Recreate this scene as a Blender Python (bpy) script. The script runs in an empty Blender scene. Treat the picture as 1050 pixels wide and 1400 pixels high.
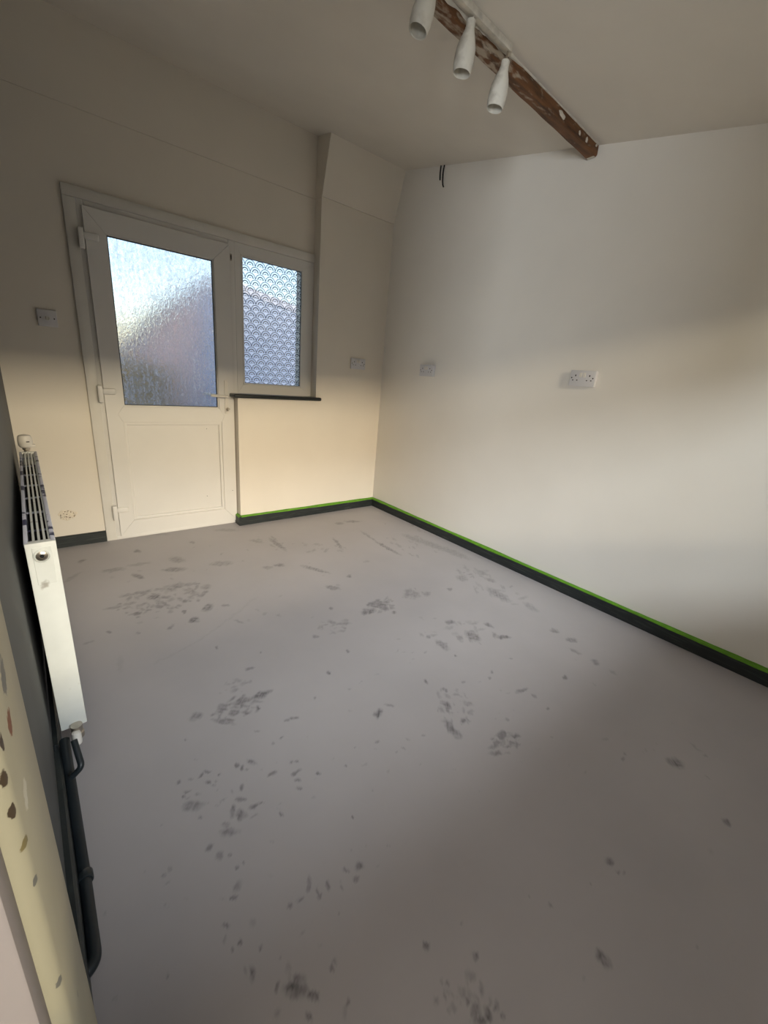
import bpy, bmesh, math, random
import numpy as np
from mathutils import Vector, Matrix

random.seed(7)
sc = bpy.context.scene
COL = sc.collection

# ------------------------------------------------------------------ camera
# axes: X right along the door wall, Y into the room's back, Z up; origin = floor corner pier / right wall
F, YAW, PITCH, ROLL = 562.58, 0.7047, 0.3113, 0.08676
CAM = Vector((-2.411, -3.026, 1.182))


def cam_axes():
    cy, sy, cp, sp = math.cos(YAW), math.sin(YAW), math.cos(PITCH), math.sin(PITCH)
    fwd = Vector((sy * cp, cy * cp, -sp))
    r0 = Vector((cy, -sy, 0))
    u0 = r0.cross(fwd)
    cr, sr = math.cos(ROLL), math.sin(ROLL)
    return cr * r0 + sr * u0, -sr * r0 + cr * u0, fwd


RT, UP, FW = cam_axes()
cd = bpy.data.cameras.new('camera')
cam = bpy.data.objects.new('camera', cd)
COL.objects.link(cam)
cd.sensor_fit = 'VERTICAL'
cd.sensor_height = 36.0
cd.lens = F / 1400 * 36.0
cd.clip_start = 0.01
cam.matrix_world = Matrix(((RT.x, UP.x, -FW.x, CAM.x), (RT.y, UP.y, -FW.y, CAM.y),
                           (RT.z, UP.z, -FW.z, CAM.z), (0, 0, 0, 1)))
sc.camera = cam


def hit(px, py, ax, v):
    """point on the plane axis=v seen at a photo pixel"""
    d = FW + (px - 525) / F * RT - (py - 700) / F * UP
    t = (v - CAM[ax]) / d[ax]
    return CAM + t * d


# ------------------------------------------------------------------ world, light, exposure
sc.view_settings.view_transform = 'Standard'
sc.view_settings.look = 'None'
sc.view_settings.gamma = 1.0
sc.view_settings.use_curve_mapping = False
sc.view_settings.exposure = 0.0

w = bpy.data.worlds.new('sky')
sc.world = w
w.use_nodes = True
nt = w.node_tree
nt.nodes.clear()
o_ = nt.nodes.new('ShaderNodeOutputWorld')
b_ = nt.nodes.new('ShaderNodeBackground')
s_ = nt.nodes.new('ShaderNodeTexSky')
s_.sky_type = 'NISHITA'
s_.sun_disc = False
s_.sun_elevation = math.radians(12)
s_.sun_rotation = math.radians(188)
s_.altitude = 50
s_.air_density = 1.0
s_.dust_density = 2.0
b_.inputs['Strength'].default_value = 0.37
hz = nt.nodes.new('ShaderNodeMix')          # thin high haze whitens the whole sky evenly
hz.data_type = 'RGBA'
hz.blend_type = 'MULTIPLY'
hz.inputs[0].default_value = 1
hz.inputs[7].default_value = (1.12, 1.0, .98, 1)
nt.links.new(s_.outputs[0], hz.inputs[6])
nt.links.new(hz.outputs[2], b_.inputs[0])
nt.links.new(b_.outputs[0], o_.inputs[0])


def area(name, loc, target, sx, sy, power, col):
    l = bpy.data.lights.new(name, 'AREA')
    l.shape = 'RECTANGLE'
    l.size, l.size_y = sx, sy
    l.energy = power
    l.color = col
    o = bpy.data.objects.new(name, l)
    COL.objects.link(o)
    o.location = loc
    o.rotation_euler = (Vector(target) - Vector(loc)).to_track_quat('-Z', 'Y').to_euler()
    return o


# low evening glow and brighter sky above it, both outside the front window behind the camera
area('evening_glow', (-1.2, -8.6, 2.84), (-1.2, 0.0, 0.9), 4.6, 0.40, 550, (1.0, 0.82, 0.57))
area('bright_sky', (-2.3, -7.5, 3.55), (-1.0, -1.2, 0.0), 3.0, 0.95, 545, (0.94, 0.97, 1.0))
# daylight in the hall on the other side of the doorway the picture is taken from
area('hall_daylight', (-4.95, -4.95, 1.0), (0, -1.4, 1.7), 1.0, 1.0, 120, (0.94, 0.98, 1.0))


# ------------------------------------------------------------------ materials
def srgb(r, g, b):
    f = lambda c: (c / 255 / 12.92) if c / 255 <= .04045 else ((c / 255 + .055) / 1.055) ** 2.4
    return (f(r), f(g), f(b), 1)


def mat(name, col, rough=.6, metal=0, spec=.4, noise=None, bump=None):
    """noise=(scale, amount, detail): mottles the colour; bump=(scale, strength, distance)"""
    m = bpy.data.materials.new(name)
    m.use_nodes = True
    n, l = m.node_tree.nodes, m.node_tree.links
    p = n['Principled BSDF']
    p.inputs['Base Color'].default_value = col
    p.inputs['Roughness'].default_value = rough
    p.inputs['Metallic'].default_value = metal
    p.inputs['Specular IOR Level'].default_value = spec
    if noise or bump:
        tc = n.new('ShaderNodeTexCoord')
    if noise:
        t = n.new('ShaderNodeTexNoise')
        t.inputs['Scale'].default_value = noise[0]
        t.inputs['Detail'].default_value = noise[2] if len(noise) > 2 else 4
        l.new(tc.outputs['Object'], t.inputs['Vector'])
        r = n.new('ShaderNodeMapRange')
        r.inputs['From Min'].default_value, r.inputs['From Max'].default_value = .3, .7
        r.inputs['To Min'].default_value, r.inputs['To Max'].default_value = 1 - noise[1], 1 + noise[1]
        l.new(t.outputs['Fac'], r.inputs['Value'])
        x = n.new('ShaderNodeMix')
        x.data_type = 'RGBA'
        x.blend_type = 'MULTIPLY'
        x.inputs[0].default_value = 1
        x.inputs[6].default_value = col
        l.new(r.outputs[0], x.inputs[7])
        l.new(x.outputs[2], p.inputs['Base Color'])
    if bump:
        t = n.new('ShaderNodeTexNoise')
        t.inputs['Scale'].default_value = bump[0]
        t.inputs['Detail'].default_value = 5
        l.new(tc.outputs['Object'], t.inputs['Vector'])
        bn = n.new('ShaderNodeBump')
        bn.inputs['Strength'].default_value = bump[1]
        bn.inputs['Distance'].default_value = bump[2]
        l.new(t.outputs['Fac'], bn.inputs['Height'])
        l.new(bn.outputs[0], p.inputs['Normal'])
    return m


def chip_mat(name, col, under, scale, lo, hi, rough=.5, stretch=(1, 1, 1), noise=.06):
    """paint col with patches of what lies under it where a noise passes lo..hi"""
    m = mat(name, col, rough, noise=(9, noise))
    n, l = m.node_tree.nodes, m.node_tree.links
    p = n['Principled BSDF']
    src = p.inputs['Base Color'].links[0].from_socket
    tc = n.new('ShaderNodeTexCoord')
    mp = n.new('ShaderNodeMapping')
    mp.inputs['Scale'].default_value = stretch
    l.new(tc.outputs['Object'], mp.inputs['Vector'])
    t = n.new('ShaderNodeTexNoise')
    t.inputs['Scale'].default_value = scale
    t.inputs['Detail'].default_value = 6
    l.new(mp.outputs[0], t.inputs['Vector'])
    r = n.new('ShaderNodeMapRange')
    r.inputs['From Min'].default_value, r.inputs['From Max'].default_value = lo, hi
    l.new(t.outputs['Fac'], r.inputs['Value'])
    x = n.new('ShaderNodeMix')
    x.data_type = 'RGBA'
    l.new(r.outputs[0], x.inputs[0])
    l.new(src, x.inputs[6])
    x.inputs[7].default_value = under
    l.new(x.outputs[2], p.inputs['Base Color'])
    return m


M = {}
M['cream'] = mat('cream_wall_paint', srgb(232, 225, 213), .75, spec=.25, noise=(3, .02), bump=(60, .06, .004))
M['white_wall'] = mat('off_white_wall_paint', srgb(236, 232, 225), .55, spec=.3, noise=(2.5, .02), bump=(45, .05, .004))
M['ceil'] = mat('ceiling_paint', srgb(226, 220, 210), .85, spec=.2, noise=(3, .03), bump=(50, .08, .004))
M['grey_wall'] = mat('dark_grey_wall_paint', srgb(84, 86, 86), .6, spec=.3, noise=(5, .06))
M['upvc'] = mat('white_upvc', srgb(226, 224, 220), .3, spec=.45, noise=(4, .02))
M['trim_white'] = mat('white_gloss_trim', srgb(224, 221, 214), .35, noise=(8, .04))
M['gasket'] = mat('dark_gasket', srgb(50, 52, 54), .6)
M['skirt'] = chip_mat('dark_green_grey_skirting', srgb(38, 43, 44), srgb(72, 76, 72), 14, .52, .8, .45, (.6, .6, 6), .15)
M['sill'] = mat('black_green_gloss_sill', srgb(30, 34, 34), .3, noise=(12, .15))
M['tape'] = mat('green_masking_tape', srgb(98, 152, 34), .6, noise=(30, .15))
M['rad'] = chip_mat('radiator_white_enamel', srgb(232, 234, 228), srgb(180, 176, 166), 18, .66, .74, .35)
M['rad_edge'] = chip_mat('radiator_edge_chipped', srgb(206, 208, 222), srgb(70, 70, 96), 9, .53, .56, .4)
M['dark'] = mat('dark_inside', srgb(22, 22, 24), .8)
M['chrome'] = mat('worn_metal', srgb(180, 172, 160), .3, metal=.9, noise=(30, .2))
M['plastic'] = mat('white_plastic', srgb(226, 222, 214), .35, noise=(10, .03))
M['plate'] = mat('white_socket_plate', srgb(214, 213, 216), .4)
M['hole'] = mat('socket_hole', srgb(18, 16, 16), .7)
M['pipe'] = mat('dark_painted_pipe', srgb(32, 38, 42), .38, noise=(20, .15))
M['wire'] = mat('black_cable', srgb(20, 16, 12), .6)
M['spot'] = chip_mat('dusty_white_spotlight', srgb(222, 219, 210), srgb(150, 142, 128), 11, .58, .8, .5)
M['filler'] = mat('filler', srgb(230, 220, 202), .9, noise=(60, .08), bump=(90, .9, .004))
M['plaster'] = mat('plaster', srgb(206, 200, 188), .9, noise=(24, .2, 6), bump=(60, .5, .006))
M['wood'] = chip_mat('brown_stained_beam', srgb(112, 74, 44), srgb(72, 47, 28), 7, .42, .66, .6, (1, 7, 7), .2)
# plaster dust wiped over the timber, heavier by the lights
n, l = M['wood'].node_tree.nodes, M['wood'].node_tree.links
p = n['Principled BSDF']
src = p.inputs['Base Color'].links[0].from_socket
tc = n.new('ShaderNodeTexCoord')
sx = n.new('ShaderNodeSeparateXYZ')
l.new(tc.outputs['Object'], sx.inputs[0])
mp = n.new('ShaderNodeMapping')
mp.inputs['Scale'].default_value = (1, 3, 3)
l.new(tc.outputs['Object'], mp.inputs['Vector'])
nz = n.new('ShaderNodeTexNoise')
nz.inputs['Scale'].default_value = 16
nz.inputs['Detail'].default_value = 7
l.new(mp.outputs[0], nz.inputs['Vector'])
gr = n.new('ShaderNodeMapRange')
gr.inputs['From Min'].default_value, gr.inputs['From Max'].default_value = -.35, -.9
gr.inputs['To Min'].default_value, gr.inputs['To Max'].default_value = -.05, .12
l.new(sx.outputs['X'], gr.inputs['Value'])
ad = n.new('ShaderNodeMath')
l.new(nz.outputs['Fac'], ad.inputs[0])
l.new(gr.outputs[0], ad.inputs[1])
rr = n.new('ShaderNodeMapRange')
rr.inputs['From Min'].default_value, rr.inputs['From Max'].default_value = .58, .72
rr.inputs['To Max'].default_value = .8
l.new(ad.outputs[0], rr.inputs['Value'])
xx = n.new('ShaderNodeMix')
xx.data_type = 'RGBA'
l.new(rr.outputs[0], xx.inputs[0])
l.new(src, xx.inputs[6])
xx.inputs[7].default_value = srgb(178, 166, 148)
l.new(xx.outputs[2], p.inputs['Base Color'])
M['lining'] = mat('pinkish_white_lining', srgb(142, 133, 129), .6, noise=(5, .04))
M['hall'] = mat('hall_wall_paint', srgb(214, 206, 194), .8, noise=(4, .03))
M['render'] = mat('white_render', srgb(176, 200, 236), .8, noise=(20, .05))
M['ground'] = mat('garden_ground', srgb(112, 106, 92), .9, noise=(3, .25))
M['leaf'] = mat('hedge_leaf', srgb(150, 138, 92), .8, noise=(2, .5, 6))
M['shed'] = mat('shed_board', srgb(162, 156, 164), .8, noise=(4, .1))
M['pot'] = mat('teal_pot', srgb(96, 176, 170), .5)

# floor: grey levelling compound; the scuffs are in a vertex attribute laid out on the floor itself
m = mat('levelling_compound', srgb(177, 172, 173), .5, spec=.35, noise=(2.2, .05, 5), bump=(35, .06, .004))
n, l = m.node_tree.nodes, m.node_tree.links
p = n['Principled BSDF']
src = p.inputs['Base Color'].links[0].from_socket
at = n.new('ShaderNodeAttribute')
at.attribute_name = 'scuff'
x = n.new('ShaderNodeMix')
x.data_type = 'RGBA'
l.new(at.outputs['Fac'], x.inputs[0])
l.new(src, x.inputs[6])
x.inputs[7].default_value = srgb(78, 76, 78)
l.new(x.outputs[2], p.inputs['Base Color'])
M['floor'] = m


# architrave: cream gloss with a few knocks through to old wood and grey primer
def knocked(name, col, spots, noise_edge=None):
    m = mat(name, col, .45, noise=(6, .06))
    n, l = m.node_tree.nodes, m.node_tree.links
    p = n['Principled BSDF']
    src = p.inputs['Base Color'].links[0].from_socket
    tc = n.new('ShaderNodeTexCoord')
    ns = n.new('ShaderNodeTexNoise')
    ns.inputs['Scale'].default_value = 150
    ns.inputs['Detail'].default_value = 5
    l.new(tc.outputs['Object'], ns.inputs['Vector'])
    for (c, r, colr) in spots:
        sb = n.new('ShaderNodeVectorMath')
        sb.operation = 'SUBTRACT'
        l.new(tc.outputs['Object'], sb.inputs[0])
        sb.inputs[1].default_value = c
        dv = n.new('ShaderNodeVectorMath')
        dv.operation = 'DIVIDE'
        l.new(sb.outputs[0], dv.inputs[0])
        dv.inputs[1].default_value = r
        ln = n.new('ShaderNodeVectorMath')
        ln.operation = 'LENGTH'
        l.new(dv.outputs[0], ln.inputs[0])
        ad = n.new('ShaderNodeMath')
        ad.operation = 'MULTIPLY_ADD'
        l.new(ns.outputs['Fac'], ad.inputs[0])
        ad.inputs[1].default_value = 1.6
        l.new(ln.outputs['Value'], ad.inputs[2])
        rr = n.new('ShaderNodeMapRange')
        rr.inputs['From Min'].default_value, rr.inputs['From Max'].default_value = 1.7, 1.85
        rr.inputs['To Min'].default_value, rr.inputs['To Max'].default_value = 1, 0
        l.new(ad.outputs[0], rr.inputs['Value'])
        x = n.new('ShaderNodeMix')
        x.data_type = 'RGBA'
        l.new(rr.outputs[0], x.inputs[0])
        l.new(src, x.inputs[6])
        x.inputs[7].default_value = colr
        src = x.outputs[2]
    l.new(src, p.inputs['Base Color'])
    return m


def glass_wet():
    """double glazing, fogged and streaked with condensation"""
    m = bpy.data.materials.new('wet_glass')
    m.use_nodes = True
    n, l = m.node_tree.nodes, m.node_tree.links
    n.clear()
    out = n.new('ShaderNodeOutputMaterial')
    tc = n.new('ShaderNodeTexCoord')
    mp = n.new('ShaderNodeMapping')
    mp.inputs['Scale'].default_value = (1, 1, .55)
    l.new(tc.outputs['Object'], mp.inputs['Vector'])
    nz = n.new('ShaderNodeTexNoise')
    nz.inputs['Scale'].default_value = 75
    nz.inputs['Detail'].default_value = 3
    nz.inputs['Distortion'].default_value = 1.2
    l.new(mp.outputs[0], nz.inputs['Vector'])
    big = n.new('ShaderNodeTexNoise')
    big.inputs['Scale'].default_value = 4
    big.inputs['Detail'].default_value = 3
    l.new(tc.outputs['Object'], big.inputs['Vector'])
    st = n.new('ShaderNodeMapping')
    st.inputs['Scale'].default_value = (60, 60, 1.5)
    l.new(tc.outputs['Object'], st.inputs['Vector'])
    streak = n.new('ShaderNodeTexNoise')
    streak.inputs['Scale'].default_value = 1
    streak.inputs['Detail'].default_value = 2
    l.new(st.outputs[0], streak.inputs['Vector'])
    bn = n.new('ShaderNodeBump')
    bn.inputs['Strength'].default_value = .7
    bn.inputs['Distance'].default_value = .004
    l.new(nz.outputs['Fac'], bn.inputs['Height'])
    ref = n.new('ShaderNodeBsdfGlass')
    ref.inputs['Roughness'].default_value = .13
    ref.inputs['IOR'].default_value = 1.18
    ref.inputs['Color'].default_value = (.92, .95, 1, 1)
    l.new(bn.outputs[0], ref.inputs['Normal'])
    tr = n.new('ShaderNodeBsdfTranslucent')
    tr.inputs['Color'].default_value = (.86, .88, .92, 1)
    tp = n.new('ShaderNodeBsdfTransparent')
    tp.inputs['Color'].default_value = (.9, .93, .97, 1)
    # beads of water: dark/bright worms where the droplet noise is high, fewer where streaks wiped it
    r1 = n.new('ShaderNodeMapRange')
    r1.inputs['From Min'].default_value, r1.inputs['From Max'].default_value = .38, .62
    r1.inputs['To Min'].default_value, r1.inputs['To Max'].default_value = .05, .5
    l.new(nz.outputs['Fac'], r1.inputs['Value'])
    mul = n.new('ShaderNodeMath')
    mul.operation = 'MULTIPLY'
    r2 = n.new('ShaderNodeMapRange')
    r2.inputs['From Min'].default_value, r2.inputs['From Max'].default_value = .35, .65
    r2.inputs['To Min'].default_value, r2.inputs['To Max'].default_value = .5, 1
    l.new(streak.outputs['Fac'], r2.inputs['Value'])
    l.new(r1.outputs[0], mul.inputs[0])
    l.new(r2.outputs[0], mul.inputs[1])
    m1 = n.new('ShaderNodeMixShader')
    l.new(mul.outputs[0], m1.inputs[0])
    l.new(ref.outputs[0], m1.inputs[1])
    l.new(tr.outputs[0], m1.inputs[2])
    r3 = n.new('ShaderNodeMapRange')
    r3.inputs['From Min'].default_value, r3.inputs['From Max'].default_value = .4, .7
    r3.inputs['To Min'].default_value, r3.inputs['To Max'].default_value = .05, .3
    l.new(big.outputs['Fac'], r3.inputs['Value'])
    m2 = n.new('ShaderNodeMixShader')
    l.new(r3.outputs[0], m2.inputs[0])
    l.new(m1.outputs[0], m2.inputs[1])
    l.new(tp.outputs[0], m2.inputs[2])
    l.new(m2.outputs[0], out.inputs[0])
    return m


def film_glass():
    """pane with a privacy film printed with rows of overlapping fans"""
    m = bpy.data.materials.new('fan_pattern_film')
    m.use_nodes = True
    n, l = m.node_tree.nodes, m.node_tree.links
    n.clear()
    out = n.new('ShaderNodeOutputMaterial')
    tc = n.new('ShaderNodeTexCoord')
    sp = n.new('ShaderNodeSeparateXYZ')
    l.new(tc.outputs['Object'], sp.inputs[0])

    def mth(op, a, b=None, c=None):
        q = n.new('ShaderNodeMath')
        q.operation = op
        for i, v in enumerate((a, b, c)):
            if v is None:
                continue
            if isinstance(v, (int, float)):
                q.inputs[i].default_value = v
            else:
                l.new(v, q.inputs[i])
        return q.outputs[0]

    W, H = .0735, .0400

    def ring(d, a, b, s=.03):
        up = n.new('ShaderNodeMapRange')
        up.inputs['From Min'].default_value, up.inputs['From Max'].default_value = a - s, a + s
        l.new(d, up.inputs['Value'])
        dn = n.new('ShaderNodeMapRange')
        dn.inputs['From Min'].default_value, dn.inputs['From Max'].default_value = b - s, b + s
        dn.inputs['To Min'].default_value, dn.inputs['To Max'].default_value = 1, 0
        l.new(d, dn.inputs['Value'])
        return mth('MULTIPLY', up.outputs[0], dn.outputs[0])

    v = mth('DIVIDE', sp.outputs['Z'], H)
    row = mth('FLOOR', v)
    fv = mth('MULTIPLY', mth('SUBTRACT', v, row), H)
    off = mth('MULTIPLY', mth('MODULO', mth('ADD', row, 1000), 2), .5)
    fu = mth('MULTIPLY', mth('SUBTRACT', mth('FRACT', mth('ADD', mth('DIVIDE', sp.outputs['X'], W), off)), .5), W)
    R = .0365
    d = mth('DIVIDE', mth('SQRT', mth('ADD', mth('MULTIPLY', fu, fu), mth('MULTIPLY', fv, fv))), R)
    tot = mth('ADD', mth('MULTIPLY', ring(d, .90, 1.02), .85), mth('MULTIPLY', ring(d, .76, .80), .4))
    tot = mth('ADD', tot, ring(d, .46, .62, .03))
    ang = mth('ARCTAN2', fu, mth('ADD', fv, .0005))
    petal = mth('GREATER_THAN', mth('SINE', mth('MULTIPLY', ang, 9)), -.1)
    tot = mth('ADD', tot, mth('MULTIPLY', mth('MULTIPLY', ring(d, .10, .26, .03), petal), .9))
    tot = mth('MINIMUM', tot, 1.0)
    clear = n.new('ShaderNodeBsdfTransparent')
    clear.inputs['Color'].default_value = (.94, .97, 1, 1)
    dark = n.new('ShaderNodeBsdfTransparent')
    dark.inputs['Color'].default_value = (.17, .20, .25, 1)
    mx = n.new('ShaderNodeMixShader')
    l.new(tot, mx.inputs[0])
    l.new(clear.outputs[0], mx.inputs[1])
    l.new(dark.outputs[0], mx.inputs[2])
    fr = n.new('ShaderNodeBsdfTranslucent')
    fr.inputs['Color'].default_value = (.85, .88, .92, 1)
    m2 = n.new('ShaderNodeMixShader')
    m2.inputs[0].default_value = .10
    l.new(mx.outputs[0], m2.inputs[1])
    l.new(fr.outputs[0], m2.inputs[2])
    l.new(m2.outputs[0], out.inputs[0])
    return m


def clear_glass():
    m = bpy.data.materials.new('clear_glass')
    m.use_nodes = True
    n, l = m.node_tree.nodes, m.node_tree.links
    n.clear()
    out = n.new('ShaderNodeOutputMaterial')
    t = n.new('ShaderNodeBsdfTransparent')
    t.inputs['Color'].default_value = (.95, .97, .97, 1)
    g = n.new('ShaderNodeBsdfGlossy')
    g.inputs['Roughness'].default_value = .02
    mx = n.new('ShaderNodeMixShader')
    mx.inputs[0].default_value = .05
    l.new(t.outputs[0], mx.inputs[1])
    l.new(g.outputs[0], mx.inputs[2])
    l.new(mx.outputs[0], out.inputs[0])
    return m


M['wet'] = glass_wet()
M['film'] = film_glass()
M['clear'] = clear_glass()


# ------------------------------------------------------------------ mesh helpers
def link(name, bm, m, parent=None, smooth=False):
    me = bpy.data.meshes.new(name)
    bmesh.ops.recalc_face_normals(bm, faces=bm.faces[:])
    bm.to_mesh(me)
    bm.free()
    if smooth:
        for f in me.polygons:
            f.use_smooth = True
        me.set_sharp_from_angle(angle=math.radians(40))
    me.materials.append(M[m] if isinstance(m, str) else m)
    o = bpy.data.objects.new(name, me)
    COL.objects.link(o)
    if parent:
        o.parent = parent
    return o


def empty(name, loc=(0, 0, 0), rz=0):
    o = bpy.data.objects.new(name, None)
    o.empty_display_size = .1
    COL.objects.link(o)
    o.location = loc
    o.rotation_euler = (0, 0, rz)
    return o


def tag(o, label=None, cat=None, group=None, kind=None):
    if label:
        o['label'] = label
    if cat:
        o['category'] = cat
    if group:
        o['group'] = group
    if kind:
        o['kind'] = kind
    return o


def bx(bm, x0, x1, y0, y1, z0, z1, bevel=0, seg=2):
    r = bmesh.ops.create_cube(bm, size=1)
    bmesh.ops.scale(bm, vec=(x1 - x0, y1 - y0, z1 - z0), verts=r['verts'])
    bmesh.ops.translate(bm, vec=((x0 + x1) / 2, (y0 + y1) / 2, (z0 + z1) / 2), verts=r['verts'])
    if bevel:
        es = list({e for v in r['verts'] for e in v.link_edges})
        bmesh.ops.bevel(bm, geom=es, offset=bevel, segments=seg, affect='EDGES', profile=.5)
    return bm


def box(name, x0, x1, y0, y1, z0, z1, m, parent=None, bevel=0):
    return link(name, bx(bmesh.new(), x0, x1, y0, y1, z0, z1, bevel), m, parent, smooth=bevel > 0)


def hexa(bm, pts):
    """8 points: bottom ring then top ring"""
    v = [bm.verts.new(q) for q in pts]
    for f in ((0, 1, 2, 3), (7, 6, 5, 4), (0, 4, 5, 1), (1, 5, 6, 2), (2, 6, 7, 3), (3, 7, 4, 0)):
        bm.faces.new([v[i] for i in f])
    return bm


def lathe(bm, prof, c=(0, 0, 0), axis='Z', n=24, rot=None):
    """prof: (radius, height) pairs"""
    rings = []
    for r, h in prof:
        ring = []
        for i in range(n):
            a = 2 * math.pi * i / n
            v = Vector((max(r, 1e-5) * math.cos(a), max(r, 1e-5) * math.sin(a), h))
            if axis == 'Y':
                v = Vector((v.x, v.z, v.y))
            if axis == 'X':
                v = Vector((v.z, v.x, v.y))
            if rot:
                v = rot @ v
            ring.append(bm.verts.new(v + Vector(c)))
        rings.append(ring)
    for a, b in zip(rings, rings[1:]):
        for i in range(n):
            bm.faces.new((a[i], a[(i + 1) % n], b[(i + 1) % n], b[i]))
    bm.faces.new(rings[0][::-1])
    bm.faces.new(rings[-1])
    return bm


def tube(bm, pts, r, n=14):
    pts = [Vector(q) for q in pts]
    rs = r if isinstance(r, (list, tuple)) else [r] * len(pts)
    rings = []
    up = None
    for i, q in enumerate(pts):
        t = (pts[min(i + 1, len(pts) - 1)] - pts[max(i - 1, 0)]).normalized()
        if up is None:
            up = t.orthogonal().normalized()
        else:
            up = (up - up.dot(t) * t).normalized()
        s = t.cross(up)
        rings.append([bm.verts.new(q + rs[i] * (math.cos(2 * math.pi * k / n) * up + math.sin(2 * math.pi * k / n) * s))
                      for k in range(n)])
    for a, b in zip(rings, rings[1:]):
        for i in range(n):
            bm.faces.new((a[i], a[(i + 1) % n], b[(i + 1) % n], b[i]))
    bm.faces.new(rings[0][::-1])
    bm.faces.new(rings[-1])
    return bm


def rounded(pts, rad, seg=6):
    """polyline with its inner corners rounded"""
    pts = [Vector(q) for q in pts]
    out = [pts[0]]
    for a, b, c in zip(pts, pts[1:], pts[2:]):
        d1, d2 = (a - b), (c - b)
        r = min(rad, d1.length * .45, d2.length * .45)
        p0, p1 = b + d1.normalized() * r, b + d2.normalized() * r
        for i in range(seg + 1):
            t = i / seg
            out.append((1 - t) ** 2 * p0 + 2 * t * (1 - t) * b + t * t * p1)
    out.append(pts[-1])
    return out


def wedge_prism(bm, prof, x0, x1):
    """closed profile of (y, z) pairs swept along X"""
    a = [bm.verts.new((x0, y, z)) for y, z in prof]
    b = [bm.verts.new((x1, y, z)) for y, z in prof]
    k = len(prof)
    for i in range(k):
        bm.faces.new((a[i], a[(i + 1) % k], b[(i + 1) % k], b[i]))
    bm.faces.new(a[::-1])
    bm.faces.new(b)
    return bm


def mitred(parent, x0, x1, z0, z1, wl, wr, wb, wt, y0, y1, m, names=('stile', 'rail'), bev=.003):
    """rectangular frame of four mitred lengths lying in an XZ plane"""
    g = .0004
    X0, X1, Z0, Z1 = x0 + wl, x1 - wr, z0 + wb, z1 - wt
    quads = [(names[0], [(x0, z0 + g), (X0, Z0 + g), (X0, Z1 - g), (x0, z1 - g)]),
             (names[0], [(X1, Z0 + g), (x1, z0 + g), (x1, z1 - g), (X1, Z1 - g)]),
             (names[1], [(x0 + g, z0), (x1 - g, z0), (X1 - g, Z0), (X0 + g, Z0)]),
             (names[1], [(X0 + g, Z1), (X1 - g, Z1), (x1 - g, z1), (x0 + g, z1)])]
    for nm, q in quads:
        bm = bmesh.new()
        hexa(bm, [(a, y0, b) for a, b in q] + [(a, y1, b) for a, b in q])
        if bev:
            fr = [e for e in bm.edges if all(abs(v.co.y - min(y0, y1)) < 1e-6 for v in e.verts)]
            # only soften the long edges
            fr = [e for e in fr if abs(e.verts[0].co.x - e.verts[1].co.x) < 1e-3 or abs(e.verts[0].co.z - e.verts[1].co.z) < 1e-3]
            bmesh.ops.bevel(bm, geom=fr, offset=bev, segments=2, affect='EDGES', profile=.5)
        link(nm, bm, m, parent)


# ------------------------------------------------------------------ the room
DY = .09            # inner face of the door wall
OY = .36            # outer face of the back wall
LX = -2.545         # left wall meets the door wall
KL = .0195          # the left wall runs slightly out of parallel
LROT = math.atan(KL)
FY = -3.75          # front wall behind the camera
PX = -.665          # left side of the pier
CZ = lambda y: 2.725 + .19 * y
FLOOR_X0 = -2.62

# floor: fine grid so the scuffs keep their shape
GX0, GX1, GY0, GY1, ST = FLOOR_X0, .12, FY - .1, .40, .0047
nx, ny = int((GX1 - GX0) / ST) + 1, int((GY1 - GY0) / ST) + 1
xs, ys = np.linspace(GX0, GX1, nx), np.linspace(GY0, GY1, ny)
gx, gy = np.meshgrid(xs, ys)
verts = np.stack([gx.ravel(), gy.ravel(), np.zeros(nx * ny)], 1).astype(np.float32)
idx = np.arange(nx * ny).reshape(ny, nx)
quads = np.stack([idx[:-1, :-1], idx[:-1, 1:], idx[1:, 1:], idx[1:, :-1]], -1).reshape(-1, 4).astype(np.int32)
me = bpy.data.meshes.new('floor')
me.vertices.add(len(verts))
me.vertices.foreach_set('co', verts.ravel())
me.loops.add(quads.size)
me.loops.foreach_set('vertex_index', quads.ravel())
me.polygons.add(len(quads))
me.polygons.foreach_set('loop_start', np.arange(0, quads.size, 4, dtype=np.int32))
me.polygons.foreach_set('loop_total', np.full(len(quads), 4, dtype=np.int32))
me.update()
# photo position of every floor vertex, only to trace where each scuff lies on the floor
dv = verts - np.array(CAM, dtype=np.float32)
dep = dv @ np.array(FW)
dep = np.where(dep < .05, 1e9, dep)
U = 525 + F * (dv @ np.array(RT)) / dep
V = 700 - F * (dv @ np.array(UP)) / dep
SC = ((V - 480) / 560).clip(.25, 2)          # local size of marks
X_, Y_ = verts[:, 0], verts[:, 1]


def wob(a, b, s):
    return (np.sin(a * s + 1.7 * np.sin(b * s * .9 + 1)) + np.sin(b * s * 1.3 + 1.3 * np.sin(a * s * 1.1 + 4)) +
            .6 * np.sin((a - b) * s * 2.3 + 2)) / 2.6


U2 = U + SC * (2.2 * wob(X_, Y_, 70) + 1.3 * wob(Y_, X_, 170))
V2 = V + SC * (1.6 * wob(Y_ + 3, X_, 75) + .9 * wob(X_ + 5, Y_, 160))
tex = .72 + .28 * wob(X_ + 9, Y_, 120)
frag = np.clip(.62 + 1.1 * wob(X_ * 1.1 + 2, Y_ + 7, 210) + .5 * wob(Y_, X_ + 4, 420), 0, 1)
scuff = np.zeros(len(verts))


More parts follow.
